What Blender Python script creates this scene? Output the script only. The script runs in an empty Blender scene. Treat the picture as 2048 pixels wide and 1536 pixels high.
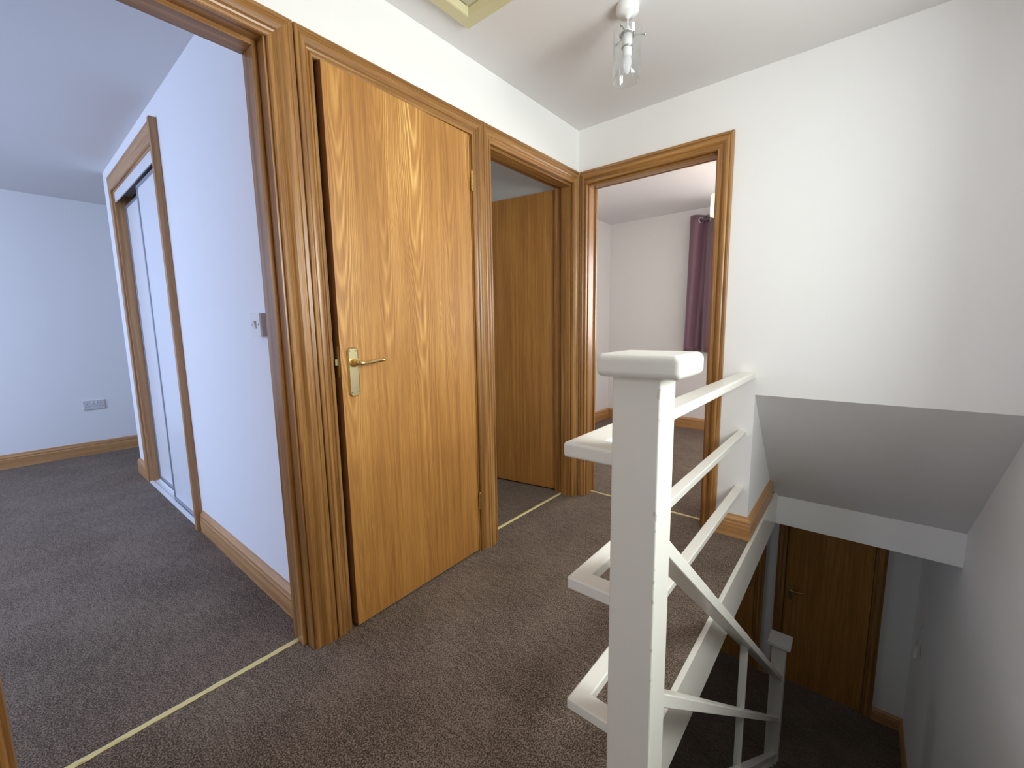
import bpy, bmesh, math, random
from mathutils import Vector, Matrix
random.seed(7)
S = bpy.context.scene
C = S.collection

# ------------------------------------------------------------------ camera
cam = bpy.data.cameras.new('camera'); cam.sensor_fit = 'HORIZONTAL'; cam.sensor_width = 36.0
cam.lens = 845.556 / 2048 * 36.0; cam.clip_start = 0.02
co = bpy.data.objects.new('camera', cam); C.objects.link(co)
Rv = Vector((0.772099, 0.63533571, -0.01454896)); Uv = Vector((-0.07270094, 0.11104769, 0.99115235)); Fv = Vector((-0.63133011, 0.76421002, -0.13192932))
M = Matrix((( Rv.x, Uv.x, -Fv.x, 1.4343), (Rv.y, Uv.y, -Fv.y, -2.4154), (Rv.z, Uv.z, -Fv.z, 1.1312), (0, 0, 0, 1)))
co.matrix_world = M
S.camera = co
# ------------------------------------------------------------------ world and exposure
W = bpy.data.worlds.new('sky'); S.world = W; W.use_nodes = True
W.node_tree.nodes['Background'].inputs[0].default_value = (0.62, 0.76, 1.0, 1)
W.node_tree.nodes['Background'].inputs[1].default_value = 1.0
S.view_settings.view_transform = 'Standard'; S.view_settings.look = 'None'
S.view_settings.exposure = 0.0; S.view_settings.gamma = 1.0
try: S.view_settings.use_curve_mapping = False
except Exception: pass
S.cycles.max_bounces = 14; S.cycles.diffuse_bounces = 9; S.cycles.transparent_max_bounces = 16
S.cycles.sample_clamp_indirect = 6.0
S.cycles.use_denoising = True
# ------------------------------------------------------------------ daylight at the windows, and added fill lights
def area(name, loc, direction, sx, sy, power, color):
    l = bpy.data.lights.new(name, 'AREA'); l.shape = 'RECTANGLE'; l.size = sx; l.size_y = sy; l.energy = power; l.color = color
    o = bpy.data.objects.new(name, l); C.objects.link(o); o.location = loc
    o.rotation_euler = Vector(direction).to_track_quat('-Z', 'Z').to_euler()
    return o
area('daylight_landing', (2.13, -1.28, 1.52), (-1, 0, 0), 0.72, 0.82, 43, (0.97, 1.0, 0.965))
area('daylight_landing_back', (0.95, -3.98, 1.5), (0, 1, 0), 1.0, 1.1, 10, (0.92, 0.96, 1.0))  # added fill from behind the camera; no window is known there
area('daylight_left_room', (-2.2, -4.72, 1.50), (0, 1, -0.55), 2.2, 1.2, 86, (0.52, 0.64, 1.0))
area('daylight_far_room', (1.05, 2.52, 1.5), (0, -1, 0.22), 1.3, 1.1, 66, (1.0, 0.90, 0.88))
area('daylight_hall', (-1.6, 0.9, -1.15), (1, 0, 0), 0.9, 1.2, 4.2, (1.0, 0.93, 0.84))  # added to brighten the lower right wall; no known source
area('daylight_small_room', (-2.72, -0.45, 1.5), (1, 0, 0), 0.6, 0.8, 3.0, (0.85, 0.95, 1.0))

# ------------------------------------------------------------------ materials
def mat(name, color, rough=0.5, metal=0.0, spec=None):
    m = bpy.data.materials.new(name); m.use_nodes = True
    b = m.node_tree.nodes['Principled BSDF']
    b.inputs['Base Color'].default_value = (*color, 1); b.inputs['Roughness'].default_value = rough; b.inputs['Metallic'].default_value = metal
    if spec is not None: b.inputs['Specular IOR Level'].default_value = spec
    return m
def nd(m, t, **kw):
    n = m.node_tree.nodes.new(t)
    for k, v in kw.items():
        if k.startswith('i_'):
            n.inputs[int(k[2:]) if k[2:].isdigit() else k[2:]].default_value = v
        else: setattr(n, k, v)
    return n
def lk(m, a, b): m.node_tree.links.new(a, b)
def ramp(m, stops, fac):
    r = nd(m, 'ShaderNodeValToRGB'); e = r.color_ramp.elements
    e[0].position = stops[0][0]; e[0].color = (*stops[0][1], 1); e[1].position = stops[-1][0]; e[1].color = (*stops[-1][1], 1)
    for p, c in stops[1:-1]:
        x = e.new(p); x.color = (*c, 1)
    lk(m, fac, r.inputs[0]); return r
def bump(m, h, strength, dist=0.002):
    b = nd(m, 'ShaderNodeBump'); b.inputs['Strength'].default_value = strength; b.inputs['Distance'].default_value = dist
    lk(m, h, b.inputs['Height']); lk(m, b.outputs[0], m.node_tree.nodes['Principled BSDF'].inputs['Normal'])
def math_n(m, op, a, b=None, c=None):
    n = nd(m, 'ShaderNodeMath', operation=op)
    for i, v in enumerate((a, b, c)):
        if v is None: continue
        if isinstance(v, (int, float)): n.inputs[i].default_value = v
        else: lk(m, v, n.inputs[i])
    return n.outputs[0]
def paint(name, color, rough=0.85):
    m = mat(name, color, rough)
    tc = nd(m, 'ShaderNodeTexCoord'); n = nd(m, 'ShaderNodeTexNoise'); n.inputs['Scale'].default_value = 220; n.inputs['Detail'].default_value = 3
    lk(m, tc.outputs['Object'], n.inputs['Vector']); bump(m, n.outputs['Fac'], 0.12, 0.001)
    return m
M_wall = paint('wall_paint', (0.86, 0.86, 0.85))
M_ceil = paint('ceiling_paint', (0.76, 0.75, 0.745))
M_gloss = mat('white_gloss_paint', (0.80, 0.785, 0.72), 0.28)
def chip_gloss():
    m = M_gloss; tc = nd(m, 'ShaderNodeTexCoord'); mp = nd(m, 'ShaderNodeMapping'); mp.inputs['Scale'].default_value = (60, 60, 6)
    n = nd(m, 'ShaderNodeTexNoise'); n.inputs['Scale'].default_value = 1.0; n.inputs['Detail'].default_value = 4
    lk(m, tc.outputs['Object'], mp.inputs[0]); lk(m, mp.outputs[0], n.inputs['Vector']); bump(m, n.outputs['Fac'], 0.25, 0.0015)
chip_gloss()
M_newel = mat('chipped_gloss_paint', (0.80, 0.785, 0.72), 0.28)
def chipped():
    m = M_newel; b = m.node_tree.nodes['Principled BSDF']; tc = nd(m, 'ShaderNodeTexCoord'); sp = nd(m, 'ShaderNodeSeparateXYZ'); lk(m, tc.outputs['Object'], sp.inputs[0])
    mp = nd(m, 'ShaderNodeMapping'); mp.inputs['Scale'].default_value = (60, 60, 6)
    n = nd(m, 'ShaderNodeTexNoise'); n.inputs['Scale'].default_value = 1.0; n.inputs['Detail'].default_value = 4
    lk(m, tc.outputs['Object'], mp.inputs[0]); lk(m, mp.outputs[0], n.inputs['Vector'])
    c = nd(m, 'ShaderNodeTexNoise'); c.inputs['Scale'].default_value = 75; c.inputs['Detail'].default_value = 4; lk(m, tc.outputs['Object'], c.inputs['Vector'])
    l = nd(m, 'ShaderNodeTexNoise'); l.inputs['Scale'].default_value = 7; lk(m, tc.outputs['Object'], l.inputs['Vector'])
    dx = math_n(m, 'SUBTRACT', 1.170, sp.outputs[0]); dy = math_n(m, 'ADD', sp.outputs[1], 1.690)
    dist = math_n(m, 'ADD', dx, dy)                                        # from the front right arris
    lim = math_n(m, 'MULTIPLY', math_n(m, 'SUBTRACT', math_n(m, 'ADD', c.outputs['Fac'], math_n(m, 'MULTIPLY', l.outputs['Fac'], 0.7)), 0.93), 0.030)
    k = math_n(m, 'GREATER_THAN', lim, dist)
    r_ = nd(m, 'ShaderNodeMix', data_type='RGBA'); r_.inputs['A'].default_value = (0.80, 0.785, 0.72, 1); r_.inputs['B'].default_value = (0.62, 0.58, 0.50, 1)
    lk(m, k, r_.inputs['Factor']); lk(m, r_.outputs['Result'], b.inputs['Base Color'])
    bump(m, math_n(m, 'SUBTRACT', math_n(m, 'MULTIPLY', n.outputs['Fac'], 0.25), k), 0.8, 0.0012)
chipped()
M_white_plastic = mat('white_plastic', (0.80, 0.80, 0.79), 0.35)
M_grey_plastic = mat('grey_plastic', (0.45, 0.46, 0.47), 0.4)
M_panel = mat('white_door_panel', (0.80, 0.81, 0.82), 0.35)
M_alu = mat('grey_aluminium', (0.38, 0.40, 0.44), 0.35, 0.6)
M_dark = mat('dark_gap', (0.03, 0.028, 0.025), 0.8)
M_brass = mat('polished_brass', (0.83, 0.66, 0.30), 0.16, 1.0)
M_brass_satin = mat('satin_brass', (0.72, 0.62, 0.36), 0.32, 1.0)
M_brass_dull = mat('dull_brass', (0.30, 0.24, 0.12), 0.45, 1.0)
M_steel = mat('steel', (0.6, 0.6, 0.6), 0.3, 1.0)
M_cream = mat('cream_paint', (0.64, 0.60, 0.36), 0.45)
M_hatch = mat('hatch_panel_paint', (0.60, 0.58, 0.42), 0.6)
M_strip = mat('yellow_threshold', (0.80, 0.72, 0.36), 0.4, 0.25)
M_shade = bpy.data.materials.new('lampshade_fabric'); M_shade.use_nodes = True
def shade():
    m = M_shade; nt = m.node_tree; b = nt.nodes['Principled BSDF']; b.inputs['Base Color'].default_value = (0.95, 0.88, 0.68, 1); b.inputs['Roughness'].default_value = 0.8
    tr = nd(m, 'ShaderNodeBsdfTranslucent'); tr.inputs[0].default_value = (0.98, 0.92, 0.72, 1)
    mx = nd(m, 'ShaderNodeMixShader'); mx.inputs[0].default_value = 0.6
    lk(m, b.outputs[0], mx.inputs[1]); lk(m, tr.outputs[0], mx.inputs[2]); lk(m, mx.outputs[0], nt.nodes['Material Output'].inputs[0])
shade()
def thin_glass(name, tint, edge=0.5):
    m = bpy.data.materials.new(name); m.use_nodes = True; nt = m.node_tree
    nt.nodes.remove(nt.nodes['Principled BSDF'])
    t = nd(m, 'ShaderNodeBsdfTransparent'); t.inputs[0].default_value = (*tint, 1)
    g = nd(m, 'ShaderNodeBsdfGlossy'); g.inputs['Roughness'].default_value = 0.04; g.inputs[0].default_value = (0.95, 0.96, 0.97, 1)
    lw = nd(m, 'ShaderNodeLayerWeight'); lw.inputs[0].default_value = edge
    mx = nd(m, 'ShaderNodeMixShader')
    f = math_n(m, 'MULTIPLY', math_n(m, 'POWER', lw.outputs['Facing'], 2.2), 0.55); f = math_n(m, 'ADD', f, 0.04)
    lk(m, f, mx.inputs[0]); lk(m, t.outputs[0], mx.inputs[1]); lk(m, g.outputs[0], mx.inputs[2]); lk(m, mx.outputs[0], nt.nodes['Material Output'].inputs[0])
    return m
M_glass = thin_glass('clear_glass', (0.97, 0.98, 0.98))
M_pane = thin_glass('window_glass', (0.98, 0.99, 0.99), 0.3)
M_frost = mat('frosted_bulb_glass', (0.86, 0.87, 0.88), 0.15)
M_frost.node_tree.nodes['Principled BSDF'].inputs['Alpha'].default_value = 0.62

def carpet():
    m = mat('carpet', (0.1, 0.08, 0.07), 0.97, 0, 0.1)
    tc = nd(m, 'ShaderNodeTexCoord'); b = m.node_tree.nodes['Principled BSDF']
    n1 = nd(m, 'ShaderNodeTexNoise'); n1.inputs['Scale'].default_value = 210; n1.inputs['Detail'].default_value = 2
    n2 = nd(m, 'ShaderNodeTexVoronoi'); n2.inputs['Scale'].default_value = 330
    n3 = nd(m, 'ShaderNodeTexNoise'); n3.inputs['Scale'].default_value = 3.2; n3.inputs['Detail'].default_value = 5
    mp = nd(m, 'ShaderNodeMapping'); mp.inputs['Scale'].default_value = (14, 60, 30); mp.inputs['Rotation'].default_value = (0, 0, 0.9)
    n4 = nd(m, 'ShaderNodeTexNoise'); n4.inputs['Scale'].default_value = 1.0; n4.inputs['Detail'].default_value = 4
    lk(m, tc.outputs['Object'], mp.inputs[0]); lk(m, mp.outputs[0], n4.inputs['Vector'])
    for n in (n1, n2, n3): lk(m, tc.outputs['Object'], n.inputs['Vector'])
    f = math_n(m, 'ADD', math_n(m, 'MULTIPLY', n1.outputs['Fac'], 0.62), math_n(m, 'MULTIPLY', n2.outputs['Distance'], 0.30))
    f = math_n(m, 'ADD', f, math_n(m, 'MULTIPLY', n3.outputs['Fac'], 0.16)); f = math_n(m, 'ADD', f, math_n(m, 'MULTIPLY', n4.outputs['Fac'], 0.15))
    r = ramp(m, [(0.42, (0.022, 0.015, 0.0105)), (0.56, (0.074, 0.053, 0.039)), (0.74, (0.27, 0.21, 0.165))], f)
    lk(m, r.outputs[0], b.inputs['Base Color'])
    b.inputs['Sheen Weight'].default_value = 0.16; b.inputs['Sheen Tint'].default_value = (1.0, 0.84, 0.70, 1); b.inputs['Sheen Roughness'].default_value = 0.45
    h = math_n(m, 'ADD', f, math_n(m, 'MULTIPLY', n4.outputs['Fac'], 0.8))
    bump(m, h, 0.8, 0.006)
    return m
M_carpet = carpet()

def wood(axis, name='stained_wood', dark=(0.15, 0.060, 0.013), mid=(0.295, 0.136, 0.034), light=(0.52, 0.275, 0.088), rough=0.34):
    m = mat(name + '_' + axis, mid, rough)
    tc = nd(m, 'ShaderNodeTexCoord'); b = m.node_tree.nodes['Principled BSDF']
    def stretched(a, s, det, off=0):
        mp = nd(m, 'ShaderNodeMapping'); sc = [a, a, a]; sc['xyz'.index(axis)] = s
        mp.inputs['Scale'].default_value = sc; mp.inputs['Location'].default_value = (off, off * 1.3, off * 0.7)
        n = nd(m, 'ShaderNodeTexNoise'); n.inputs['Scale'].default_value = 1; n.inputs['Detail'].default_value = det; n.inputs['Distortion'].default_value = 0.4
        lk(m, tc.outputs['Object'], mp.inputs[0]); lk(m, mp.outputs[0], n.inputs['Vector']); return n.outputs['Fac']
    a = stretched(55, 1.3, 4); c = stretched(330, 9, 3, 3.0); d = stretched(9, 0.8, 2, 7.0)
    f = math_n(m, 'ADD', math_n(m, 'MULTIPLY', a, 0.62), math_n(m, 'MULTIPLY', c, 0.26)); f = math_n(m, 'ADD', f, math_n(m, 'MULTIPLY', d, 0.22))
    r = ramp(m, [(0.36, dark), (0.53, mid), (0.73, light)], f)
    lk(m, r.outputs[0], b.inputs['Base Color'])
    bump(m, c, 0.12, 0.001)
    b.inputs['Coat Weight'].default_value = 0.2; b.inputs['Coat Roughness'].default_value = 0.25
    return m
WZ, WX, WY = wood('z'), wood('x'), wood('y')
SX, SY = wood('x', 'skirting_wood', (0.30, 0.135, 0.045), (0.47, 0.245, 0.092), (0.62, 0.36, 0.155), 0.4), wood('y', 'skirting_wood', (0.30, 0.135, 0.045), (0.47, 0.245, 0.092), (0.62, 0.36, 0.155), 0.4)

def oak(name, contrast=1.0):
    """crown cut oak veneer: nested arches in each veneer leaf; local x = width, z = height"""
    m = mat(name, (0.5, 0.3, 0.1), 0.38)
    b = m.node_tree.nodes['Principled BSDF']
    tc = nd(m, 'ShaderNodeTexCoord'); sp = nd(m, 'ShaderNodeSeparateXYZ'); lk(m, tc.outputs['Object'], sp.inputs[0])
    X, Z = sp.outputs[0], sp.outputs[2]
    def noise(sx, sz, det=2, off=0.0, rough=0.5):
        mp = nd(m, 'ShaderNodeMapping'); mp.inputs['Scale'].default_value = (sx, sx, sz); mp.inputs['Location'].default_value = (off, 0, off * 2)
        n = nd(m, 'ShaderNodeTexNoise'); n.inputs['Scale'].default_value = 1; n.inputs['Detail'].default_value = det; n.inputs['Roughness'].default_value = rough
        lk(m, tc.outputs['Object'], mp.inputs[0]); lk(m, mp.outputs[0], n.inputs['Vector']); return n.outputs['Fac']
    warp = noise(4.0, 1.2, 2, 3.0)
    warp2 = noise(30.0, 5.0, 3, 9.0)
    Xw = math_n(m, 'ADD', X, math_n(m, 'MULTIPLY', math_n(m, 'SUBTRACT', warp, 0.5), 0.10))
    Xw = math_n(m, 'ADD', Xw, math_n(m, 'MULTIPLY', math_n(m, 'SUBTRACT', warp2, 0.5), 0.020))
    # distance from the middle of each 0.172 m leaf
    u = math_n(m, 'PINGPONG', math_n(m, 'ADD', Xw, 0.03), 0.086)
    u2 = math_n(m, 'POWER', math_n(m, 'MULTIPLY', u, 11.6), 2.0)           # 0..1
    arch = math_n(m, 'ADD', math_n(m, 'MULTIPLY', Z, 9.0), math_n(m, 'MULTIPLY', u2, -15.0))
    arch = math_n(m, 'ADD', arch, math_n(m, 'MULTIPLY', noise(5, 1.3, 2, 5.0), 7.0))
    w = math_n(m, 'SINE', math_n(m, 'MULTIPLY', arch, 4.4))
    w = math_n(m, 'MULTIPLY_ADD', w, 0.5, 0.5)
    w = math_n(m, 'POWER', w, 1.7)
    fine = noise(420, 9, 2, 1.0, 0.6)
    streak = noise(70, 1.6, 3, 2.0, 0.6)
    broad = noise(7, 0.9, 2, 12.0)
    # the figure is strong in some leaves and heights, faint in others
    vis = math_n(m, 'MULTIPLY', math_n(m, 'SUBTRACT', broad, 0.36), 2.6)
    vis = math_n(m, 'MINIMUM', math_n(m, 'MAXIMUM', vis, 0.12), 1.0)
    top = math_n(m, 'MINIMUM', math_n(m, 'MAXIMUM', math_n(m, 'MULTIPLY_ADD', Z, 1.5, -0.75), 0.22), 1.0)   # the strongly figured end of the veneer
    vis = math_n(m, 'MULTIPLY', vis, top)
    fig = math_n(m, 'MULTIPLY', math_n(m, 'MULTIPLY', w, vis), 0.34 * contrast)
    f = math_n(m, 'ADD', math_n(m, 'MULTIPLY', streak, 0.42), math_n(m, 'MULTIPLY', fine, 0.30))
    f = math_n(m, 'ADD', f, fig); f = math_n(m, 'ADD', f, math_n(m, 'MULTIPLY', broad, 0.16))
    r = ramp(m, [(0.34, (0.31, 0.130, 0.027)), (0.50, (0.46, 0.215, 0.050)), (0.66, (0.60, 0.320, 0.086)), (0.88, (0.86, 0.56, 0.20))], f)
    lk(m, r.outputs[0], b.inputs['Base Color'])
    bump(m, fine, 0.08, 0.001)
    b.inputs['Coat Weight'].default_value = 0.2; b.inputs['Coat Roughness'].default_value = 0.3
    return m
M_oak = oak('oak_veneer'); M_oak_plain = oak('plain_oak_veneer', 0.12)
M_curtain = mat('plum_curtain_fabric', (0.165, 0.080, 0.112), 0.40)
M_curtain.node_tree.nodes['Principled BSDF'].inputs['Sheen Weight'].default_value = 0.6

# ------------------------------------------------------------------ helpers
def link(name, bm, mats, parent=None, bevel=0, seg=2, smooth=False):
    bmesh.ops.recalc_face_normals(bm, faces=bm.faces)
    me = bpy.data.meshes.new(name); bm.to_mesh(me); bm.free()
    for m in (mats if isinstance(mats, (list, tuple)) else [mats]): me.materials.append(m)
    o = bpy.data.objects.new(name, me); C.objects.link(o)
    if parent: o.parent = parent
    if smooth:
        for p in me.polygons: p.use_smooth = True
    if bevel:
        b = o.modifiers.new('bevel', 'BEVEL'); b.width = bevel; b.segments = seg; b.limit_method = 'ANGLE'; b.angle_limit = math.radians(40); b.harden_normals = True
        for p in me.polygons: p.use_smooth = True
    return o
def box(bm, x0, x1, y0, y1, z0, z1, mi=0):
    vs = [bm.verts.new((x, y, z)) for x in (x0, x1) for y in (y0, y1) for z in (z0, z1)]
    for f in ((0, 1, 3, 2), (4, 6, 7, 5), (0, 4, 5, 1), (2, 3, 7, 6), (0, 2, 6, 4), (1, 5, 7, 3)):
        bm.faces.new([vs[i] for i in f]).material_index = mi
def boxes(lst):
    bm = bmesh.new()
    for b in lst: box(bm, *b)
    return bm
def prism(bm, pts, axis, a, b, mi=0):
    """pts 2D in the plane of the two other axes (in xyz order), extruded along axis from a to b"""
    def v(p, t):
        return {'x': (t, p[0], p[1]), 'y': (p[0], t, p[1]), 'z': (p[0], p[1], t)}[axis]
    A = [bm.verts.new(v(p, a)) for p in pts]; B = [bm.verts.new(v(p, b)) for p in pts]
    bm.faces.new(A).material_index = mi; bm.faces.new(B[::-1]).material_index = mi
    for i in range(len(pts)):
        j = (i + 1) % len(pts); bm.faces.new((A[i], A[j], B[j], B[i])).material_index = mi
def lathe(bm, prof, cx, cy, seg=32, axis='z', mi=0):
    rings = []
    for r, t in prof:
        ring = []
        for k in range(seg):
            a = 2 * math.pi * k / seg; c, s = max(r, 1e-5) * math.cos(a), max(r, 1e-5) * math.sin(a)
            ring.append(bm.verts.new({'z': (cx + c, cy + s, t), 'y': (cx + c, t, cy + s), 'x': (t, cx + c, cy + s)}[axis]))
        rings.append(ring)
    for A, B in zip(rings, rings[1:]):
        for k in range(seg):
            j = (k + 1) % seg; f = bm.faces.new((A[k], A[j], B[j], B[k])); f.material_index = mi
    return rings
def tube(bm, pts, radii, seg=14, cap=True, squash=None):
    """tube along 3D points"""
    pts = [Vector(p) for p in pts]
    if isinstance(radii, (int, float)): radii = [radii] * len(pts)
    up = Vector((0, 0, 1)); rings = []
    for i, p in enumerate(pts):
        d = (pts[min(i + 1, len(pts) - 1)] - pts[max(i - 1, 0)]).normalized()
        a = d.cross(up)
        if a.length < 1e-4: a = d.cross(Vector((1, 0, 0)))
        a.normalize(); b = a.cross(d).normalized(); ring = []
        for k in range(seg):
            t = 2 * math.pi * k / seg; sq = squash[i] if squash else 1
            ring.append(bm.verts.new(p + radii[i] * (a * math.cos(t) + b * math.sin(t) * sq)))
        rings.append(ring)
    for A, B in zip(rings, rings[1:]):
        for k in range(seg):
            j = (k + 1) % seg; bm.faces.new((A[k], A[j], B[j], B[k]))
    if cap: bm.faces.new(rings[0][::-1]); bm.faces.new(rings[-1])
def sweep(bm, path, frames, prof, mis=None):
    """path: 3D points; frames: per point (U, T); prof: (u, t) list or per-point list of lists"""
    rings = []
    for i, (P, (U, T)) in enumerate(zip(path, frames)):
        pr = prof[i] if isinstance(prof[0][0], (tuple, list)) else prof
        rings.append([bm.verts.new(Vector(P) + Vector(U) * u + Vector(T) * t) for u, t in pr])
    n = len(rings[0])
    for s, (A, B) in enumerate(zip(rings, rings[1:])):
        for k in range(n):
            j = (k + 1) % n; bm.faces.new((A[k], A[j], B[j], B[k])).material_index = mis[s] if mis else 0
    bm.faces.new(rings[0]).material_index = mis[0] if mis else 0; bm.faces.new(rings[-1][::-1]).material_index = mis[-1] if mis else 0
def empty(name, loc=(0, 0, 0), rz=0, parent=None):
    o = bpy.data.objects.new(name, None); C.objects.link(o); o.location = loc; o.rotation_euler = (0, 0, rz); o.empty_display_size = 0.1
    if parent: o.parent = parent
    return o
def tag(o, label=None, cat=None, group=None, kind=None):
    if label: o['label'] = label
    if cat: o['category'] = cat
    if group: o['group'] = group
    if kind: o['kind'] = kind
    return o
def struct(name, bm, mats, label, cat, bevel=0):
    return tag(link(name, bm, mats, None, bevel), label, cat, None, 'structure')

H = 2.3225          # ceiling height
HA = 2.074          # top of the architraves
G = -2.5            # ground floor level
GC = -0.228         # ground floor ceiling
X2 = 1.96           # right hand wall
YG = 2.35           # far wall of the hall below

# ------------------------------------------------------------------ walls
def holed(bm, axis, t0, t1, a0, a1, z0, z1, holes):
    """wall slab, thickness t0..t1, running a0..a1 along the other horizontal axis; holes (h0,h1,zb,zt) sorted"""
    def bb(p, q, r, s):
        if q - p < 1e-6 or s - r < 1e-6: return
        if axis == 'y': box(bm, t0, t1, p, q, r, s)
        else: box(bm, p, q, t0, t1, r, s)
    cur = a0
    for h0, h1, zb, zt in holes:
        bb(cur, h0, z0, z1); bb(h0, h1, z0, zb); bb(h0, h1, zt, z1); cur = h1
    bb(cur, a1, z0, z1)
bm = bmesh.new(); holed(bm, 'y', -0.12, 0, -4.1, 0, 0, H, [(-2.531, -1.785, 0, 2.03), (-1.695, -0.927, 0, 2.03), (-0.856, -0.036, 0, 2.03)])
struct('wall_left', bm, M_wall, 'white landing wall holding the three left-hand doorways', 'wall')
bm = bmesh.new(); holed(bm, 'x', 0, 0.12, -2.6, 1.036, 0, H, [(0.022, 0.837, 0, 2.03)]); box(bm, 1.036, X2, 0, 0.12, 0.7758, H)
struct('wall_far', bm, M_wall, 'white landing wall above the stairs with the bedroom doorway', 'wall')
bm = bmesh.new(); holed(bm, 'y', X2, X2 + 0.16, -4.1, YG + 0.14, G, H, [(-1.73, -0.83, 1.0, 2.05)])
struct('wall_right', bm, M_wall, 'tall white wall down the right side of the stairwell', 'wall')
bm = bmesh.new(); holed(bm, 'x', -4.0, -3.88, 0, X2, 0, H, [(0.4, 1.5, 0.9, 2.1)])
struct('wall_back', bm, M_wall, 'white wall at the back of the landing', 'wall')
# soffit that slopes down over the stairs, and the downstand at its foot
bm = bmesh.new(); prism(bm, [(0.0, 0.7758), (0.12, 0.7758), (0.98, -0.03), (0.86, -0.03)], 'x', 1.036, X2)
struct('ceiling_slope', bm, M_ceil, 'grey-shaded sloping ceiling over the stairs', 'ceiling')
struct('wall_downstand', boxes([(1.05, X2, 0.86, 1.0, GC, -0.03)]), M_wall, 'white downstand beam at the foot of the sloping ceiling', 'wall')
struct('wall_stair_side', boxes([(0.93, 1.036, 0.12, 1.0, 0, 0.9)]), M_wall, 'short white return wall beside the sloping ceiling', 'wall')
# bedroom at the left
bm = bmesh.new(); holed(bm, 'x', -1.77, -1.66, -3.05, -0.12, 0, H, [(-2.70, -1.455, 0, 2.13)]); box(bm, -3.05, -2.94, -1.66, 0, 0, H)
struct('wall_cupboard', bm, M_wall, 'bluish-white bedroom wall with the sliding cupboard doors', 'wall')
struct('wall_bedroom_end', boxes([(-4.24, -4.121, -4.62, 0.12, 0, H)]), M_wall, 'pale blue far wall of the left bedroom with the socket', 'wall')
bm = bmesh.new(); holed(bm, 'x', -4.74, -4.6, -4.24, -0.0, 0, H, [(-3.3, -1.1, 0.85, 2.05)])
struct('wall_bedroom_window', bm, M_wall, 'window wall of the left bedroom', 'wall')
struct('wall_closet', boxes([(-2.94, -1.4, -1.1, -1.0, 0, H), (-1.5, -1.4, -1.66, -1.1, 0, H), (-2.6, -0.12, -0.93, -0.88, 0, H)]), M_wall, 'partition walls between the cupboards', 'wall')
# small room behind the half-open door
bm = bmesh.new(); holed(bm, 'y', -2.7, -2.6, -0.88, 0.12, 0, H, [(-0.75, -0.15, 1.1, 1.9)])
struct('wall_small_room', bm, M_wall, 'end wall of the small room', 'wall')
# bedroom beyond the far doorway
struct('wall_far_room_left', boxes([(-1.08, -0.96, 0.12, 2.36, 0, H)]), M_wall, 'side wall of the bedroom beyond the right-hand doorway', 'wall')
bm = bmesh.new(); holed(bm, 'x', 2.36, 2.48, -1.08, X2, 0, H, [(0.36, 1.74, 0.92, 2.1)])
struct('wall_far_room_window', bm, M_wall, 'bedroom wall with the plum curtain', 'wall')
# hall below
bm = bmesh.new(); holed(bm, 'x', YG, YG + 0.12, -1.62, X2, G, GC, [(0.04, 0.79, G, G + 2.03), (0.985, 1.705, G, G + 2.03)])
struct('wall_hall_far', bm, M_wall, 'dim hall wall downstairs with two doors', 'wall')
bm = bmesh.new(); holed(bm, 'y', -1.62, -1.5, -4.1, YG, G, GC, [(0.4, 1.4, -1.8, -0.5)])
struct('wall_hall_left', bm, M_wall, 'left wall of the hall below', 'wall')
struct('wall_hall_back', boxes([(-1.62, X2, -4.12, -4.0, G, 0)]), M_wall, 'back wall of the hall below', 'wall')
# ------------------------------------------------------------------ ceilings and floors
struct('ceiling', boxes([(-4.24, X2 + 0.16, -4.74, 2.48, H, H + 0.1)]), M_ceil, 'off-white landing and bedroom ceiling', 'ceiling')
struct('ceiling_hall', boxes([(-1.62, 1.049, -3.99, YG, GC - 0.012, GC), (1.049, X2, -3.99, -1.64, GC - 0.012, GC), (1.049, X2, 1.0, YG, GC - 0.012, GC)]), M_ceil, 'ceiling of the hall below', 'ceiling')
struct('floor', boxes([(-4.24, 1.049, -4.74, 2.48, GC, 0), (1.049, X2, -4.1, -1.6, GC, 0), (1.049, X2, 1.0, 2.48, GC, 0)]), M_carpet, 'brown speckled carpet of the landing and bedrooms', 'floor')
struct('floor_hall', boxes([(-1.62, X2, -4.12, YG + 0.1, G - 0.1, G)]), M_carpet, 'dark carpet of the hall below', 'floor')
struct('trim_1', boxes([(1.05, 1.068, -1.6, 0.858, GC, -0.004), (1.068, X2, -1.598, -1.59, GC, -0.2)]), M_gloss, 'white painted board along the edge of the landing floor', 'trim')

# ------------------------------------------------------------------ skirting boards
SKP = [(0, 0), (0.020, 0), (0.020, 0.080), (0.017, 0.083), (0.015, 0.088), (0.019, 0.094), (0.018, 0.102), (0.012, 0.110), (0.007, 0.117), (0.004, 0.122), (0, 0.122)]
def skirting(name, pts, z, label, side=1):
    """pts: 2D polyline along the wall foot; boards stand on the left (side=1) or right of the run"""
    bm = bmesh.new(); P = [Vector(p) for p in pts]; ns = []
    for i in range(len(P) - 1):
        d = (P[i + 1] - P[i]).normalized(); ns.append(Vector((-d.y, d.x)) * side)
    fr = []
    for i in range(len(P)):
        a = ns[max(i - 1, 0)]; b = ns[min(i, len(ns) - 1)]; mv = (a + b) / (1 + a.dot(b))
        fr.append(((mv.x, mv.y, 0), (0, 0, 1)))
    mis = [0 if abs((P[i + 1] - P[i]).x) > abs((P[i + 1] - P[i]).y) else 1 for i in range(len(P) - 1)]
    sweep(bm, [(p.x, p.y, z) for p in P], fr, SKP, mis)
    return struct(name, bm, [SX, SY], label, 'skirting board')
skirting('baseboard_far', [(0.883, 0), (1.036, 0), (1.036, 0.73)], 0, 'short wooden skirting beside the bedroom doorway, turning along the stairwell', -1)
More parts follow.
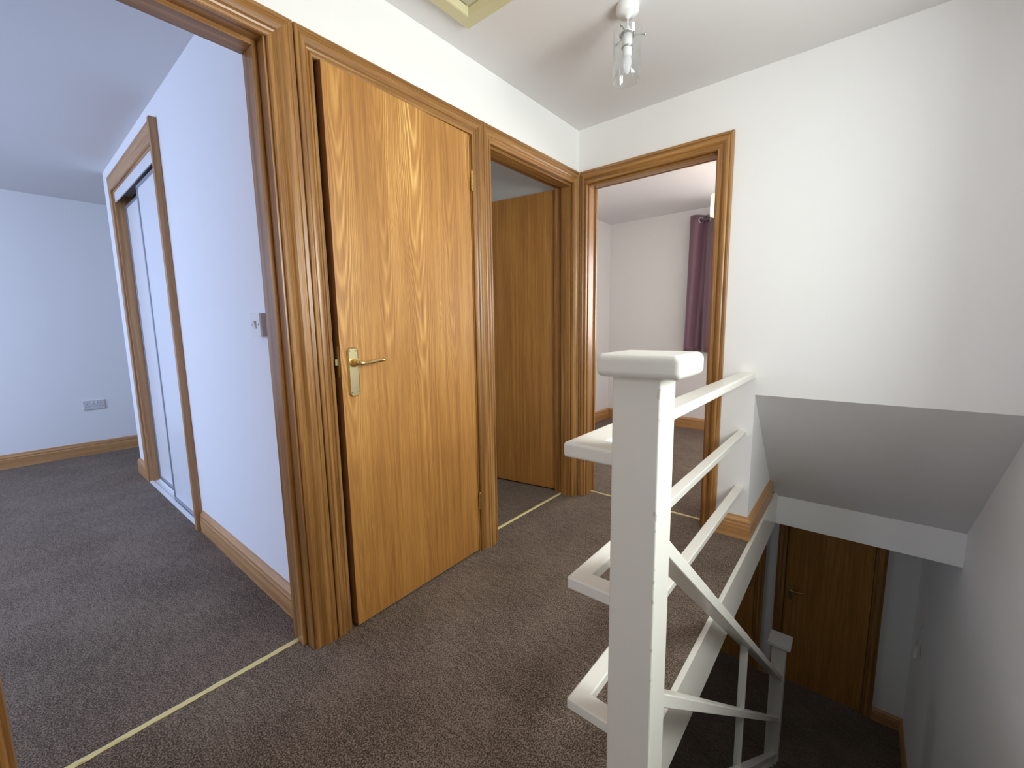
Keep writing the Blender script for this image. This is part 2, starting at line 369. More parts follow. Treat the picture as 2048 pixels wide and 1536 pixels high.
skirting('baseboard_cupboard', [(-0.14, -1.77), (-1.40, -1.77)], 0, 'long wooden skirting in the left bedroom between doorway and cupboard', 1)
skirting('baseboard_cupboard_end', [(-2.775, -1.77), (-3.05, -1.77), (-3.05, -0.9)], 0, 'short wooden skirting at the far end of the sliding cupboard', 1)
skirting('baseboard_left', [(-4.121, -4.6), (-4.121, -0.1)], 0, 'wooden skirting along the far wall of the left bedroom', -1)
skirting('baseboard_far_room', [(-0.96, 0.2), (-0.96, 2.36), (1.9, 2.36)], 0, 'wooden skirting round the bedroom beyond the right-hand doorway', -1)
skirting('baseboard_hall', [(1.75, YG), (X2, YG), (X2, 1.22)], G, 'wooden skirting in the corner of the hall below', -1)
skirting('baseboard_hall_strip', [(0.83, YG), (0.937, YG)], G, 'short skirting between the two hall doors', -1)

# ------------------------------------------------------------------ doors
ARP = [(0, -0.004), (0, 0.009), (0.003, 0.012), (0.009, 0.0135), (0.014, 0.012), (0.017, 0.0085), (0.021, 0.0075), (0.026, 0.0095), (0.031, 0.0145), (0.037, 0.018),
       (0.044, 0.0195), (0.052, 0.0190), (0.056, 0.0165), (0.059, 0.0165), (0.062, 0.0195), (0.071, 0.0200), (0.0738, 0.0188), (0.0751, 0.0165), (0.0751, -0.004)]
def architrave(name, parent, axis, face, out, i0, i1, zi, w0=0.076, w1=0.076, wh=0.076, z0=0.0):
    """moulded frame on a wall face. axis: run axis of the wall; face: coordinate of the wall face; out=+1/-1 normal; i0<i1 inner edges"""
    def P(a, z): return (face, a, z) if axis == 'y' else (a, face, z)
    def D(a, z): return (0, a, z) if axis == 'y' else (a, 0, z)
    T = (out, 0, 0) if axis == 'y' else (0, out, 0)
    bm = bmesh.new()
    s0, s1, sh = w0 / 0.076, w1 / 0.076, wh / 0.076
    sweep(bm, [P(i0, z0), P(i0, zi), P(i1, zi), P(i1, z0)], [(D(-s0, 0), T), (D(-s0, sh), T), (D(s1, sh), T), (D(s1, 0), T)], ARP, [0, 1, 0])
    return link(name, bm, [WZ, WY if axis == 'y' else WX], parent)
def lining(parent, axis, t0, t1, l0, l1, zt, s0, s1, z0=0.0, th=0.03, st=0.014):
    """lining boards with a planted stop. t0..t1 wall thickness; l0<l1 clear opening; s0..s1 extent of the stop through the wall"""
    ho = WY if axis == 'y' else WX
    def b(bm, ta, tb, a0, a1, za, zb, mi=0):
        if axis == 'y': box(bm, ta, tb, a0, a1, za, zb, mi)
        else: box(bm, a0, a1, ta, tb, za, zb, mi)
    bm = bmesh.new(); b(bm, t0, t1, l0 - th, l0, z0, zt); b(bm, t0, t1, l1, l1 + th, z0, zt); b(bm, t0, t1, l0 - th, l1 + th, zt, zt + 0.03, 1)
    link('door_lining', bm, [WZ, ho], parent)
    bm = bmesh.new(); b(bm, s0, s1, l0, l0 + st, z0, zt - st); b(bm, s0, s1, l1 - st, l1, z0, zt - st); b(bm, s0, s1, l0, l1, zt - st, zt, 1)
    link('door_stop', bm, [WZ, ho], parent, 0.0012, 1)
def lever(leaf, x, z, y, out, dirx):
    """brass lever on a long plate; x,z centre of spindle in leaf space, y face of the leaf, out=+1/-1, dirx lever direction"""
    def Y(t): return y + out * t
    # plate with clipped corners and a raised edge
    hw, up, dn, ch = 0.0215, 0.056, 0.122, 0.011
    def ring(i): return [(x - hw + i, z - dn + ch), (x - hw + ch, z - dn + i), (x + hw - ch, z - dn + i), (x + hw - i, z - dn + ch), (x + hw - i, z + up - ch), (x + hw - ch, z + up - i), (x - hw + ch, z + up - i), (x - hw + i, z + up - ch)]
    bm = bmesh.new(); rs = []
    for i, t in ((0, 0), (0, 0.006), (0.003, 0.0095), (0.005, 0.0075)):
        rs.append([bm.verts.new((a, Y(t), c)) for a, c in ring(i)])
    for A, B in zip(rs, rs[1:]):
        for k in range(8): bm.faces.new((A[k], A[(k + 1) % 8], B[(k + 1) % 8], B[k]))
    bm.faces.new(rs[-1])
    link('back_plate', bm, M_brass_satin, leaf)
    for sx, sz in ((-0.012, up - 0.014), (0.012, up - 0.014), (-0.012, -dn + 0.014), (0.012, -dn + 0.014)):
        bm = bmesh.new()
        rr = lathe(bm, [(0.0028, Y(0.007)), (0.0028, Y(0.0088)), (0.0, Y(0.0082))], x + sx, z + sz, 10, 'y')
        link('screw', bm, M_brass_dull, leaf)
    bm = bmesh.new()
    lathe(bm, [(0.015, Y(0.006)), (0.0152, Y(0.012)), (0.012, Y(0.018)), (0.0095, Y(0.024)), (0.009, Y(0.040)), (0.0, Y(0.044))], x, z, 20, 'y')
    pts = [(x, Y(0.036), z), (x + dirx * 0.012, Y(0.041), z - 0.001), (x + dirx * 0.026, Y(0.043), z - 0.002), (x + dirx * 0.045, Y(0.043), z - 0.001), (x + dirx * 0.068, Y(0.042), z + 0.002), (x + dirx * 0.092, Y(0.041), z + 0.005), (x + dirx * 0.108, Y(0.040), z + 0.006), (x + dirx * 0.112, Y(0.040), z + 0.006)]
    tube(bm, pts, [0.009, 0.009, 0.0068, 0.0062, 0.0072, 0.0088, 0.0075, 0.003], 14)
    link('lever_handle', bm, M_brass, leaf, 0, 2, True)
def hinge(parent, x, y, z, wx=0.0, wy=0.0):
    bm = bmesh.new()
    for k in range(5): lathe(bm, [(0.0, z - 0.04 + k * 0.016), (0.006, z - 0.0395 + k * 0.016), (0.006, z - 0.0245 + k * 0.016), (0.0, z - 0.024 + k * 0.016)], x, y, 12)
    lathe(bm, [(0.0, z - 0.046), (0.0035, z - 0.044), (0.0035, z + 0.044), (0.0, z + 0.046)], x, y, 10)
    if wx or wy: box(bm, min(x, x + wx), max(x, x + wx) + 0.001, min(y, y + wy), max(y, y + wy) + 0.001, z - 0.04, z + 0.04)
    return link('hinge', bm, M_brass, parent)
def leaf_obj(parent, loc, rz, w, h, mats, t=0.040):
    e = boxes([(0, w, -t / 2, t / 2, 0, h)])
    for f in e.faces:
        n = f.calc_center_median()
        if abs(n.x) < 1e-3 or abs(n.x - w) < 1e-3: f.material_index = 1
    o = link('door_leaf', e, mats, parent, 0.0015, 1); o.location = loc; o.rotation_euler = (0, 0, rz)
    return o
M_lip = wood('z', 'leaf_edge', (0.20, 0.085, 0.035), (0.27, 0.125, 0.055), (0.34, 0.17, 0.08), 0.5)
rad = math.radians

# doorway to the left bedroom, its door swung out onto the landing
d = tag(empty('door_1', (0, -2.16, 0)), 'leftmost landing doorway, open to the blue-lit bedroom, with moulded frame', 'door', None, 'structure')
inv = lambda o, e: setattr(o, 'matrix_parent_inverse', e.matrix_world.inverted())
def under(e, before):
    """keeps world placement of the children made since 'before'"""
    for o in C.objects:
        if o.parent == e and o.name not in before: o.location = Vector(o.location) - Vector(e.location)
def frame(e, fn):
    before = {o.name for o in C.objects}; fn(); under(e, before)
def f1():
    architrave('architrave', d, 'y', 0.0, 1, -2.504, -1.808, 1.998, 0.076, 0.0772)
    architrave('architrave', d, 'y', -0.12, -1, -2.504, -1.808, 1.998, 0.076, 0.036)
    lining(d, 'y', -0.12, 0.0, -2.513, -1.815, 2.0, -0.12, -0.045, 0, 0.03, 0.015)
    lf = leaf_obj(d, (0.035, -2.546, 0.012), rad(-7), 0.686, 1.985, [M_oak_plain, M_lip])
    lever(lf, 0.63, 1.0, 0.02, 1, -1); lever(lf, 0.63, 1.0, -0.02, -1, -1)
    for z in (0.27, 1.79): hinge(d, 0.024, -2.520, z)
frame(d, f1)
# closed cupboard door, very slightly ajar
d = tag(empty('door_2', (0, -1.31, 0)), 'closed oak cupboard door with swirling grain and brass lever, facing the landing', 'door', None, 'structure')
def f2():
    architrave('architrave', d, 'y', 0.0, 1, -1.671, -0.951, 1.998, 0.0580, 0.0695)
    lining(d, 'y', -0.12, 0.0, -1.665, -0.957, 2.0, -0.09, -0.045)
    lf = leaf_obj(d, (-0.017, -0.962, 0.010), rad(-90 + 2.0), 0.694, 1.986, [M_oak, M_lip])
    lever(lf, 0.648, 1.005, 0.02, 1, -1)
    bm = boxes([(0.694, 0.6955, -0.011, 0.011, 0.955, 1.065)]); link('latch_plate', bm, M_brass_satin, lf)
    bm = bmesh.new(); prism(bm, [(0.695, -0.006), (0.706, 0.002), (0.706, 0.006), (0.695, 0.006)], 'z', 0.998, 1.020); link('latch', bm, M_brass_dull, lf)
    for z in (0.27, 1.797): hinge(d, 0.012, -0.958, z)
frame(d, f2)
# half-open door to the small room
d = tag(empty('door_3', (0, -0.45, 0)), 'plain oak door standing open into the small dim room in the corner', 'door', None, 'structure')
def f3():
    architrave('architrave', d, 'y', 0.0, 1, -0.826, -0.072, 1.998, 0.055, 0.052)
    architrave('architrave', d, 'y', -0.12, -1, -0.826, -0.072, 1.998, 0.05, 0.05)
    lining(d, 'y', -0.12, 0.0, -0.832, -0.066, 2.0, -0.075, -0.012, 0, 0.024)
    lf = leaf_obj(d, (-0.135, -0.030, 0.012), rad(180 + 9), 0.745, 1.985, [M_oak_plain, M_lip])
    for z in (0.262, 1.792): hinge(d, -0.116, -0.060, z, 0.026, -0.003)
    lever(lf, 0.69, 1.0, 0.02, 1, -1); lever(lf, 0.69, 1.0, -0.02, -1, -1)
frame(d, f3)
# doorway to the bedroom beyond
d = tag(empty('door_4', (0.43, 0, 0)), 'doorway at the right of the corner, open to the room with the plum curtain', 'door', None, 'structure')
def f4():
    architrave('architrave', d, 'x', 0.0, -1, 0.064, 0.807, 1.998, 0.044, 0.076)
    architrave('architrave', d, 'x', 0.12, 1, 0.064, 0.807, 1.998, 0.06, 0.076)
    lining(d, 'x', 0.0, 0.12, 0.054, 0.811, 2.0, 0.015, 0.075)
frame(d, f4)
# doors of the hall below
def hall_door(name, label, l0, l1, hand):
    global d
    d = tag(empty(name, ((l0 + l1) / 2, YG, G)), label, 'door', None, 'structure')
    def f():
        before = 0
        architrave('architrave', d, 'x', YG, -1, l0 - 0.002, l1 + 0.002, G + 1.998, z0=G)
        lining(d, 'x', YG, YG + 0.12, l0, l1, G + 2.0, YG + 0.045, YG + 0.08, G)
        lf = leaf_obj(d, (l0 + 0.003, YG + 0.022, G + 0.01), 0, l1 - l0 - 0.006, 1.985, [M_oak_plain, M_lip])
        lever(lf, 0.05 if hand < 0 else l1 - l0 - 0.056, 1.0, -0.02, -1, 1 if hand < 0 else -1)
    frame(d, f)
hall_door('door_5', 'dark oak door downstairs at the left, partly hidden by the landing edge', 0.07, 0.76, 1)
hall_door('door_6', 'dark oak door at the foot of the stairs with a brass lever', 1.013, 1.675, -1)

# ------------------------------------------------------------------ threshold strips
def threshold(name, axis, t, a0, a1, label, w=0.011, wav=0.0015):
    n = 44; bm = bmesh.new(); top = []; bot = []
    rings = []
    for i in range(n + 1):
        a = a0 + (a1 - a0) * i / n; j0 = random.uniform(-wav, wav); j1 = random.uniform(-wav, wav)
        sec = [(-w + j0, 0.0), (-w * 0.75 + j0, 0.0045), (0, 0.0065), (w * 0.75 + j1, 0.0045), (w + j1, 0.0)]
        rings.append([bm.verts.new((t + s, a, z) if axis == 'y' else (a, t + s, z)) for s, z in sec])
    for A, B in zip(rings, rings[1:]):
        for k in range(4): bm.faces.new((A[k], A[k + 1], B[k + 1], B[k]))
    return tag(link(name, bm, M_strip), label, 'threshold strip', None, 'structure')
threshold('trim_2', 'y', -0.092, -2.512, -1.816, 'yellow metal carpet strip across the left bedroom doorway', 0.0085, 0.0018)
threshold('trim_3', 'y', -0.086, -0.831, -0.067, 'thin brass carpet strip under the half-open door', 0.009, 0.0012)
threshold('trim_4', 'x', 0.092, 0.055, 0.81, 'thin brass carpet strip in the far bedroom doorway', 0.007, 0.001)

# ------------------------------------------------------------------ sliding cupboard in the left bedroom
cb = tag(empty('sliding_cupboard', (-2.08, -1.77, 0)), 'built-in cupboard with white sliding doors and a flat wooden frame', 'cupboard')
def fcb():
    y = -1.77
    bm = bmesh.new()
    box(bm, -2.765, -2.70, y - 0.022, y + 0.0, 0, 2.215); box(bm, -1.455, -1.425, y - 0.034, y, 0, 2.215); box(bm, -2.767, -1.456, y - 0.023, y - 0.001, 2.12, 2.222, 1); box(bm, -1.4558, -1.427, y - 0.033, y - 0.001, 2.215, 2.222, 1)
    box(bm, -2.70, -2.688, y - 0.010, y + 0.105, 0, 2.12); box(bm, -1.467, -1.455, y - 0.01, y + 0.105, 0, 2.12); box(bm, -2.70, -1.455, y - 0.01, y + 0.105, 2.108, 2.12, 1)
    link('frame', bm, [SZ, SX], cb, 0.002, 1)
    link('top_track', boxes([(-2.688, -1.467, y - 0.004, y + 0.002, 2.045, 2.108), (-2.688, -1.467, y + 0.002, y + 0.09, 2.10, 2.108)]), M_panel, cb)
    link('bottom_track', boxes([(-2.688, -1.467, y - 0.018, y + 0.004, 0, 0.010), (-2.688, -1.467, y + 0.004, y + 0.09, 0, 0.004), (-2.688, -1.467, y + 0.04, y + 0.044, 0.004, 0.014)]), M_panel, cb)
    def slider(x0, x1, yy):
        e = link('sliding_door', boxes([(x0, x1, yy, yy + 0.012, 0.016, 2.02)]), M_panel, cb)
        f = boxes([(x0 - 0.003, x0 + 0.014, yy - 0.006, yy + 0.018, 0.012, 2.03), (x1 - 0.014, x1 + 0.003, yy - 0.006, yy + 0.018, 0.012, 2.03), (x0, x1, yy - 0.005, yy + 0.017, 0.012, 0.034), (x0, x1, yy - 0.005, yy + 0.017, 2.012, 2.03)])
        link('door_rim', f, M_alu, e, 0.001, 1)
        return e
    slider(-2.085, -1.470, y + 0.012)
    slider(-2.685, -2.05, y + 0.052)
    link('interior', boxes([(-2.69, -1.465, -1.12, -1.105, 0, 2.1)]), M_dark, cb)  # near-black sheet, the shade inside the cupboard put in as colour
SZ = wood('z', 'skirting_wood', (0.28, 0.125, 0.045), (0.43, 0.22, 0.085), (0.58, 0.33, 0.145), 0.4)
frame(cb, fcb)

# ------------------------------------------------------------------ switch, socket
def place(e, fn): frame(e, fn)
sw = tag(empty('light_switch', (-0.303, -1.77, 1.156)), 'white single light switch on the bluish wall just inside the left doorway', 'light switch')
def fs():
    x, y, z = -0.303, -1.77, 1.156
    link('back_box', boxes([(x - 0.040, x + 0.040, y - 0.022, y, z - 0.041, z + 0.041)]), M_grey_plastic, sw, 0.002, 1)
    link('face_plate', boxes([(x - 0.0425, x + 0.0425, y - 0.029, y - 0.022, z - 0.0425, z + 0.0425)]), M_white_plastic, sw, 0.002, 2)
    bm = bmesh.new(); prism(bm, [(y - 0.029, z - 0.015), (y - 0.031, z - 0.015), (y - 0.0375, z + 0.013), (y - 0.029, z + 0.015)], 'x', x - 0.008, x + 0.008); link('rocker', bm, M_white_plastic, sw, 0.001, 1)
    for s in (-0.030, 0.030):
        bm = bmesh.new(); lathe(bm, [(0.003, y - 0.029), (0.003, y - 0.0295), (0, y - 0.0295)], x + s, z, 10, 'y'); link('screw', bm, M_dark, sw)
place(sw, fs)
so = tag(empty('wall_socket', (-4.121, -1.893, 0.468)), 'white double power socket low on the far wall of the left bedroom', 'socket')
def fso():
    x, y, z = -4.121, -1.893, 0.468
    link('face_plate', boxes([(x, x + 0.011, y - 0.074, y + 0.074, z - 0.043, z + 0.043)]), M_grey_w, so, 0.003, 2)
    for s in (-0.014, 0.014): link('rocker', boxes([(x + 0.011, x + 0.0145, y + s - 0.007, y + s + 0.007, z + 0.012, z + 0.034)]), M_white_plastic, so, 0.001, 1)
    for s in (-0.046, 0.046):
        link('pin_holes', boxes([(x + 0.0108, x + 0.0114, y + s - 0.002, y + s + 0.002, z + 0.008, z + 0.017), (x + 0.0108, x + 0.0114, y + s - 0.015, y + s - 0.007, z - 0.014, z - 0.010), (x + 0.0108, x + 0.0114, y + s + 0.007, y + s + 0.015, z - 0.014, z - 0.010)]), M_dark, so)
M_grey_w = mat('off_white_plastic', (0.62, 0.63, 0.64), 0.35)
place(so, fso)

# ------------------------------------------------------------------ loft hatch
lh = tag(empty('loft_hatch', (0.45, -1.45, H)), 'cream painted loft hatch in the landing ceiling', 'loft hatch')
def flh():
    x0, x1, y0, y1 = 0.145, 0.80, -1.83, -1.093
    pr = [(0, 0), (0, 0.020), (0.004, 0.023), (0.048, 0.023), (0.053, 0.020), (0.056, 0.016), (0.066, 0.006), (0.066, 0)]
    bm = bmesh.new(); path = [(x0, y0, H), (x0, y1, H), (x1, y1, H), (x1, y0, H)]
    inw = [(1, 1, 0), (1, -1, 0), (-1, -1, 0), (-1, 1, 0)]
    rings = [[bm.verts.new(Vector(p) + Vector(n) * u + Vector((0, 0, -1)) * t) for u, t in pr] for p, n in zip(path, inw)]
    for i in range(4):
        A, B = rings[i], rings[(i + 1) % 4]
        for k in range(len(pr) - 1): bm.faces.new((A[k], A[k + 1], B[k + 1], B[k]))
    link('hatch_frame', bm, M_cream, lh)
    link('hatch_panel', boxes([(x0 + 0.072, x1 - 0.072, y0 + 0.072, y1 - 0.072, H - 0.006, H)]), M_hatch, lh)
place(lh, flh)

# ------------------------------------------------------------------ pendants
LX, LY = 0.668, -0.775
pl = tag(empty('pendant_light', (LX, LY, H)), 'clear glass cylinder pendant hanging from the landing ceiling', 'ceiling light')
def fpl():
    bm = bmesh.new(); lathe(bm, [(0.040, H), (0.042, H - 0.006), (0.041, H - 0.026), (0.034, H - 0.036), (0.012, H - 0.040), (0.008, H - 0.048), (0, H - 0.048)], LX, LY, 36); link('ceiling_rose', bm, M_white_plastic, pl, 0, 2, True)
    bm = bmesh.new(); tube(bm, [(LX, LY, H - 0.045), (LX, LY, H - 0.078)], 0.003, 10); link('cord', bm, M_white_plastic, pl, 0, 2, True)
    bm = bmesh.new(); lathe(bm, [(0.004, H - 0.072), (0.009, H - 0.080), (0.0135, H - 0.092), (0.0155, H - 0.103), (0.0185, H - 0.105), (0.0185, H - 0.144), (0.0165, H - 0.146), (0.0165, H - 0.176), (0.014, H - 0.178), (0, H - 0.178)], LX, LY, 28); link('lamp_holder', bm, M_white_plastic, pl, 0, 2, True)
    bm = bmesh.new(); lathe(bm, [(0.030, H - 0.102), (0.0185, H - 0.102), (0.0185, H - 0.105), (0.030, H - 0.105), (0.030, H - 0.102)], LX, LY, 28); link('gallery_ring', bm, M_steel, pl, 0, 2, True)
    bm = bmesh.new(); lathe(bm, [(0.0215, H - 0.145), (0.0165, H - 0.145), (0.0165, H - 0.150), (0.0215, H - 0.150), (0.0215, H - 0.145)], LX, LY, 28); link('clamp_ring', bm, M_steel, pl, 0, 2, True)
    for k in range(3):
        a = 0.62 + k * 2 * math.pi / 3; ca, sa = math.cos(a), math.sin(a); bm = bmesh.new()
        tube(bm, [(LX + ca * r_, LY + sa * r_, H - 0.1035) for r_ in (0.026, 0.060, 0.0605, 0.0665, 0.069)], [0.0016, 0.0016, 0.0045, 0.0050, 0.0025], 10)
        link('thumb_screw', bm, M_steel, pl, 0, 2, True)
    bm = bmesh.new(); lathe(bm, [(0.013, H - 0.177), (0.0175, H - 0.190), (0.0180, H - 0.203), (0.015, H - 0.220), (0.009, H - 0.235), (0.0, H - 0.240)], LX, LY, 24); link('bulb', bm, M_frost, pl, 0, 2, True)
    bm = bmesh.new(); lathe(bm, [(0.0515, H - 0.088), (0.0525, H - 0.089), (0.0525, H - 0.262), (0.0515, H - 0.263), (0.0490, H - 0.262), (0.0490, H - 0.089), (0.0515, H - 0.088)], LX, LY, 56); link('glass_shade', bm, M_glass, pl, 0, 2, True)
place(pl, fpl)
BX, BY = 0.565, 1.15
pb = tag(empty('pendant_lamp', (BX, BY, H)), 'glowing cream lampshade hanging in the bedroom beyond the right-hand doorway', 'ceiling light')
def fpb():
    bm = bmesh.new(); lathe(bm, [(0.045, H), (0.045, H - 0.02), (0.025, H - 0.032), (0, H - 0.032)], BX, BY, 28); link('ceiling_rose', bm, M_white_plastic, pb, 0, 2, True)
    bm = bmesh.new(); tube(bm, [(BX, BY, H - 0.03), (BX, BY, H - 0.24)], 0.003, 8); link('cord', bm, M_white_plastic, pb, 0, 2, True)
    bm = bmesh.new(); n = 96; rings = []
    for z in (2.095, 2.088, 1.952, 1.945):
        rings.append([bm.verts.new((BX + (0.088 + 0.003 * (k % 2)) * math.cos(2 * math.pi * k / n), BY + (0.088 + 0.003 * (k % 2)) * math.sin(2 * math.pi * k / n), z)) for k in range(n)])
    for A, B in zip(rings, rings[1:]):
        for k in range(n): bm.faces.new((A[k], A[(k + 1) % n], B[(k + 1) % n], B[k]))
    link('lamp_shade', bm, M_shade, pb)
    bm = bmesh.new(); lathe(bm, [(0.012, 2.09), (0.02, 2.06), (0.028, 2.03), (0.024, 2.0), (0.0, 1.985)], BX, BY, 20)
    m = mat('lit_bulb', (1, 0.9, 0.7), 0.5); m.node_tree.nodes['Principled BSDF'].inputs['Emission Color'].default_value = (1, 0.86, 0.62, 1); m.node_tree.nodes['Principled BSDF'].inputs['Emission Strength'].default_value = 13
    link('bulb', bm, m, pb, 0, 2, True)
place(pb, fpb)

# ------------------------------------------------------------------ curtain and pole
cu = tag(empty('curtain', (0.2, 2.27, 0.85)), 'plum eyelet curtain hanging in folds in the far bedroom', 'curtain')
def fcu():
    x0, x1, zt, zb = 0.0, 0.62, 2.238, 0.85; bm = bmesh.new(); nx, nz = 170, 24; g = []
    for i in range(nx + 1):
        t = i / nx; col = []
        for j in range(nz + 1):
            s = j / nz; x = x0 + (x1 - x0) * t - 0.02 * s * (1 - t); amp = 0.050 * (0.95 + 0.1 * s)
            ph = t * 2 * math.pi * 3.0 - 2.30 + s * (0.5 * math.sin(2.1 * s + t * 5))
            y = 2.272 + amp * math.sin(ph) + (0.2 + s) * 0.012 * math.sin(ph * 2.6 + 2 * s)
            col.append(bm.verts.new((x + 0.012 * math.cos(ph), y, zt + (zb - zt) * s)))
        g.append(col)
    for i in range(nx):
        for j in range(nz): bm.faces.new((g[i][j], g[i + 1][j], g[i + 1][j + 1], g[i][j + 1]))
    c = link('curtain_cloth', bm, M_curtain, cu, 0, 2, True)
    so_ = c.modifiers.new('thick', 'SOLIDIFY'); so_.thickness = 0.002
    for k in range(6):
        x = x0 + (x1 - x0) * (2.30 + k * math.pi) / (6 * math.pi) + (0.012 if k % 2 == 0 else -0.012)
        e = bmesh.new(); R0, r0 = 0.026, 0.0055; rings = []
        a = rad(-50 if k % 2 else 50)
        for i in range(24):
            th = 2 * math.pi * i / 24; ring = []
            for j in range(8):
                ph = 2 * math.pi * j / 8; rr = R0 + r0 * math.cos(ph); lx = rr * math.cos(th); lz = rr * math.sin(th); ly = r0 * math.sin(ph)
                ring.append(e.verts.new((x + lx * math.cos(a) - ly * math.sin(a), 2.272 + lx * math.sin(a) + ly * math.cos(a) - 0.006, 2.185 + lz)))
            rings.append(ring)
        for i in range(24):
            A, B = rings[i], rings[(i + 1) % 24]
            for j in range(8): e.faces.new((A[j], A[(j + 1) % 8], B[(j + 1) % 8], B[j]))
        link('eyelet', e, M_steel, cu, 0, 2, True)
place(cu, fcu)
bm = bmesh.new(); tube(bm, [(0.03, 2.272, 2.185), (1.9, 2.272, 2.185)], 0.012, 16)
for x in (0.05, 1.86): tube(bm, [(x, 2.272, 2.185), (x, 2.359, 2.185)], 0.007, 10)
tag(link('curtain_pole', bm, M_steel, None, 0, 2, True), 'metal curtain pole threaded through the plum curtain', 'curtain pole')

# ------------------------------------------------------------------ windows (daylight), with invented ones for the fill lights
def window(name, axis, t, a0, a1, z0, z1, label):
    e = tag(empty(name, (t, (a0 + a1) / 2, z0) if axis == 'y' else ((a0 + a1) / 2, t, z0)), label, 'window', None, 'structure')
    def b(bm, p, q, r, s, d0=-0.03, d1=0.03):
        if axis == 'y': box(bm, t + d0, t + d1, p, q, r, s)
        else: box(bm, p, q, t + d0, t + d1, r, s)
    def f():
        bm = bmesh.new(); w = 0.05
        b(bm, a0, a0 + w, z0, z1); b(bm, a1 - w, a1, z0, z1); b(bm, a0, a1, z0, z0 + w); b(bm, a0, a1, z1 - w, z1); mid = (a0 + a1) / 2; b(bm, mid - 0.02, mid + 0.02, z0, z1)
        link('window_frame', bm, M_white_plastic, e, 0.003, 1)
        bm = bmesh.new(); b(bm, a0 + w, a1 - w, z0 + w, z1 - w, -0.003, 0.003); link('window_pane', bm, M_pane, e)
    frame(e, f)
window('window_1', 'y', X2 + 0.10, -1.73, -0.83, 1.0, 2.05, 'landing window over the stairs')
window('window_2', 'x', -4.67, -3.3, -1.1, 0.85, 2.05, 'left bedroom window')
window('window_3', 'x', 2.42, 0.36, 1.74, 0.92, 2.1, 'far bedroom window behind the plum curtain')
window('window_4', 'y', -2.65, -0.75, -0.15, 1.1, 1.9, 'small room window')
window('window_6', 'y', -1.56, 0.4, 1.4, -1.8, -0.5, 'window of the hall below')  # invented opening to go with the added hall light
window('window_5', 'x', -3.94, 0.4, 1.5, 0.9, 2.1, 'window at the back of the landing')  # made-up window, unseen, placed for the back fill

# ------------------------------------------------------------------ landing balustrade
bl = tag(empty('landing_balustrade', (1.12, -1.65, 0)), 'white painted guard rail with square newel post in front of the stairwell', 'balustrade')
def fbl():
    nw = link('newel_post', boxes([(1.079, 1.170, -1.690, -1.610, 0, 1.042)]), M_newel, bl, 0.004, 3)
    link('newel_cap', boxes([(1.058, 1.213, -1.722, -1.583, 1.040, 1.083)]), M_gloss, bl, 0.013, 5)
    def lrail(nm, xl, xr, z0, z1, ret, bv):
        bm = bmesh.new(); prism(bm, [(xl, 0), (xl, -1.675), (1.082, -1.675), (1.082, -1.675 + ret), (xr, -1.675 + ret), (xr, 0)], 'z', z0, z1)
        return link(nm, bm, M_gloss, bl, bv, 3)
    tr = lrail('top_rail', 0.960, 1.033, 0.857, 0.890, 0.066, 0.007)
    # the old biscuit slot cut round the outer corner of the top rail
    bm = bmesh.new(); prism(bm, [(0.95, 0.872), (0.984, 0.872), (0.988, 0.8755), (0.984, 0.879), (0.95, 0.879)], 'y', -1.69, -1.6705)
    cut = link('cutter', bm, M_gloss)
    bo = tr.modifiers.new('slot', 'BOOLEAN'); bo.operation = 'DIFFERENCE'; bo.object = cut; bo.solver = 'EXACT'
    bpy.context.view_layer.update()
    me = bpy.data.meshes.new_from_object(tr.evaluated_get(bpy.context.evaluated_depsgraph_get()))
    tr.modifiers.clear(); tr.data = me; bpy.data.objects.remove(cut)
    lrail('rail', 0.971, 1.010, 0.560, 0.587, 0.045, 0.004)
    lrail('rail', 0.971, 1.012, 0.262, 0.288, 0.045, 0.004)
frame(bl, fbl)
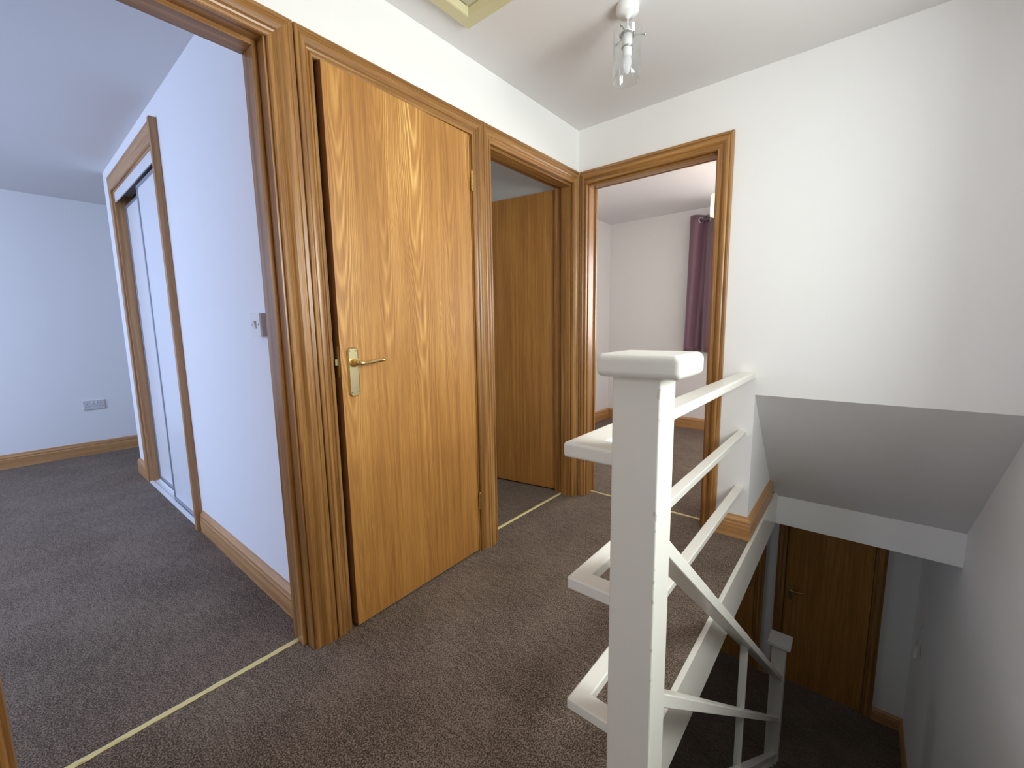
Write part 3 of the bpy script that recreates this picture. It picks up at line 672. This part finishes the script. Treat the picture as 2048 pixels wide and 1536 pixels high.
# ------------------------------------------------------------------ stair banister
sb = tag(empty('stair_banister', (1.12, 1.09, G)), 'white painted banister running down the stairs to a capped post', 'banister')
def fsb():
    SL = -0.83
    def rail(nm, xl, xr, zt, h, y0, y1, bv):
        bm = bmesh.new(); f = lambda y: zt + SL * (y + 1.56)
        prism(bm, [(y0, f(y0)), (y1, f(y1)), (y1, f(y1) - h), (y0, f(y0) - h)], 'x', xl, xr); return link(nm, bm, M_gloss, sb, bv, 2)
    rail('handrail', 1.092, 1.160, 0.677, 0.040, -1.612, 1.055, 0.004)
    rail('banister_rail', 1.121, 1.160, 0.324, 0.036, -1.612, 1.055, 0.003)
    rail('banister_rail', 1.121, 1.160, 0.020, 0.036, -1.600, 1.055, 0.003)
    zt = 0.637 - 0.83 * (-0.385 + 1.56)
    link('baluster', boxes([(1.105, 1.135, -0.40, -0.37, -1.10, zt + 0.012)]), M_gloss, sb, 0.002, 2)
    link('newel_post', boxes([(1.077, 1.168, 1.045, 1.135, G, -1.245)]), M_gloss, sb, 0.003, 2)
    link('newel_cap', boxes([(1.053, 1.198, 1.012, 1.172, -1.248, -1.222)]), M_gloss, sb, 0.003, 2)
frame(sb, fsb)
# ------------------------------------------------------------------ staircase
st = tag(empty('staircase', (1.5, 1.2, G)), 'carpeted stairs running down from the landing between banister and right wall', 'stairs')
def fst():
    bm = bmesh.new(); n = 13; r = 2.5 / n; g = 0.2317; pts = [(-1.598, -0.0 - r)]
    pts = []
    for k in range(n):
        y = -1.598 + k * g; pts += [(y, -k * r), (y, -(k + 1) * r)] if k else [(y, -r)]
    pts = [(-1.598, -r)]
    for k in range(1, n):
        y = -1.598 + k * g; pts += [(y, -k * r), (y, -(k + 1) * r)]
    last = pts[-1][0]
    body = pts + [(last - g * 1.3, G), (-1.598, -r - 0.25)]
    prism(bm, body, 'x', 1.172, X2 - 0.002)
    link('steps', bm, M_carpet, st)
    bm = bmesh.new(); f = lambda y: -0.83 * (y + 1.598)
    prism(bm, [(-1.598, -0.03), (1.04, f(1.04) - 0.03), (1.04, f(1.04) - 0.3), (-1.598, -0.33)], 'x', 1.10, 1.172); link('stringer', bm, M_gloss, st)
frame(st, fst)
# ------------------------------------------------------------------ pull cord low on the stairwell wall
pc = tag(empty('cord_pull', (1.93, 1.86, -1.38)), 'small white pull handle on a thin cord against the right wall below', 'pull cord')
def fpc():
    x, y = 1.93, 1.86
    link('handle', boxes([(x - 0.012, x + 0.012, y - 0.022, y + 0.022, -1.455, -1.365)]), M_white_plastic, pc, 0.004, 2)
    bm = bmesh.new(); tube(bm, [(x, y, -1.366), (x + 0.006, y + 0.01, -1.31), (x + 0.02, y + 0.03, -1.25), (x + 0.028, y + 0.02, -1.19)], 0.002, 8); link('cord', bm, M_grey_w, pc, 0, 2, True)
frame(pc, fpc)
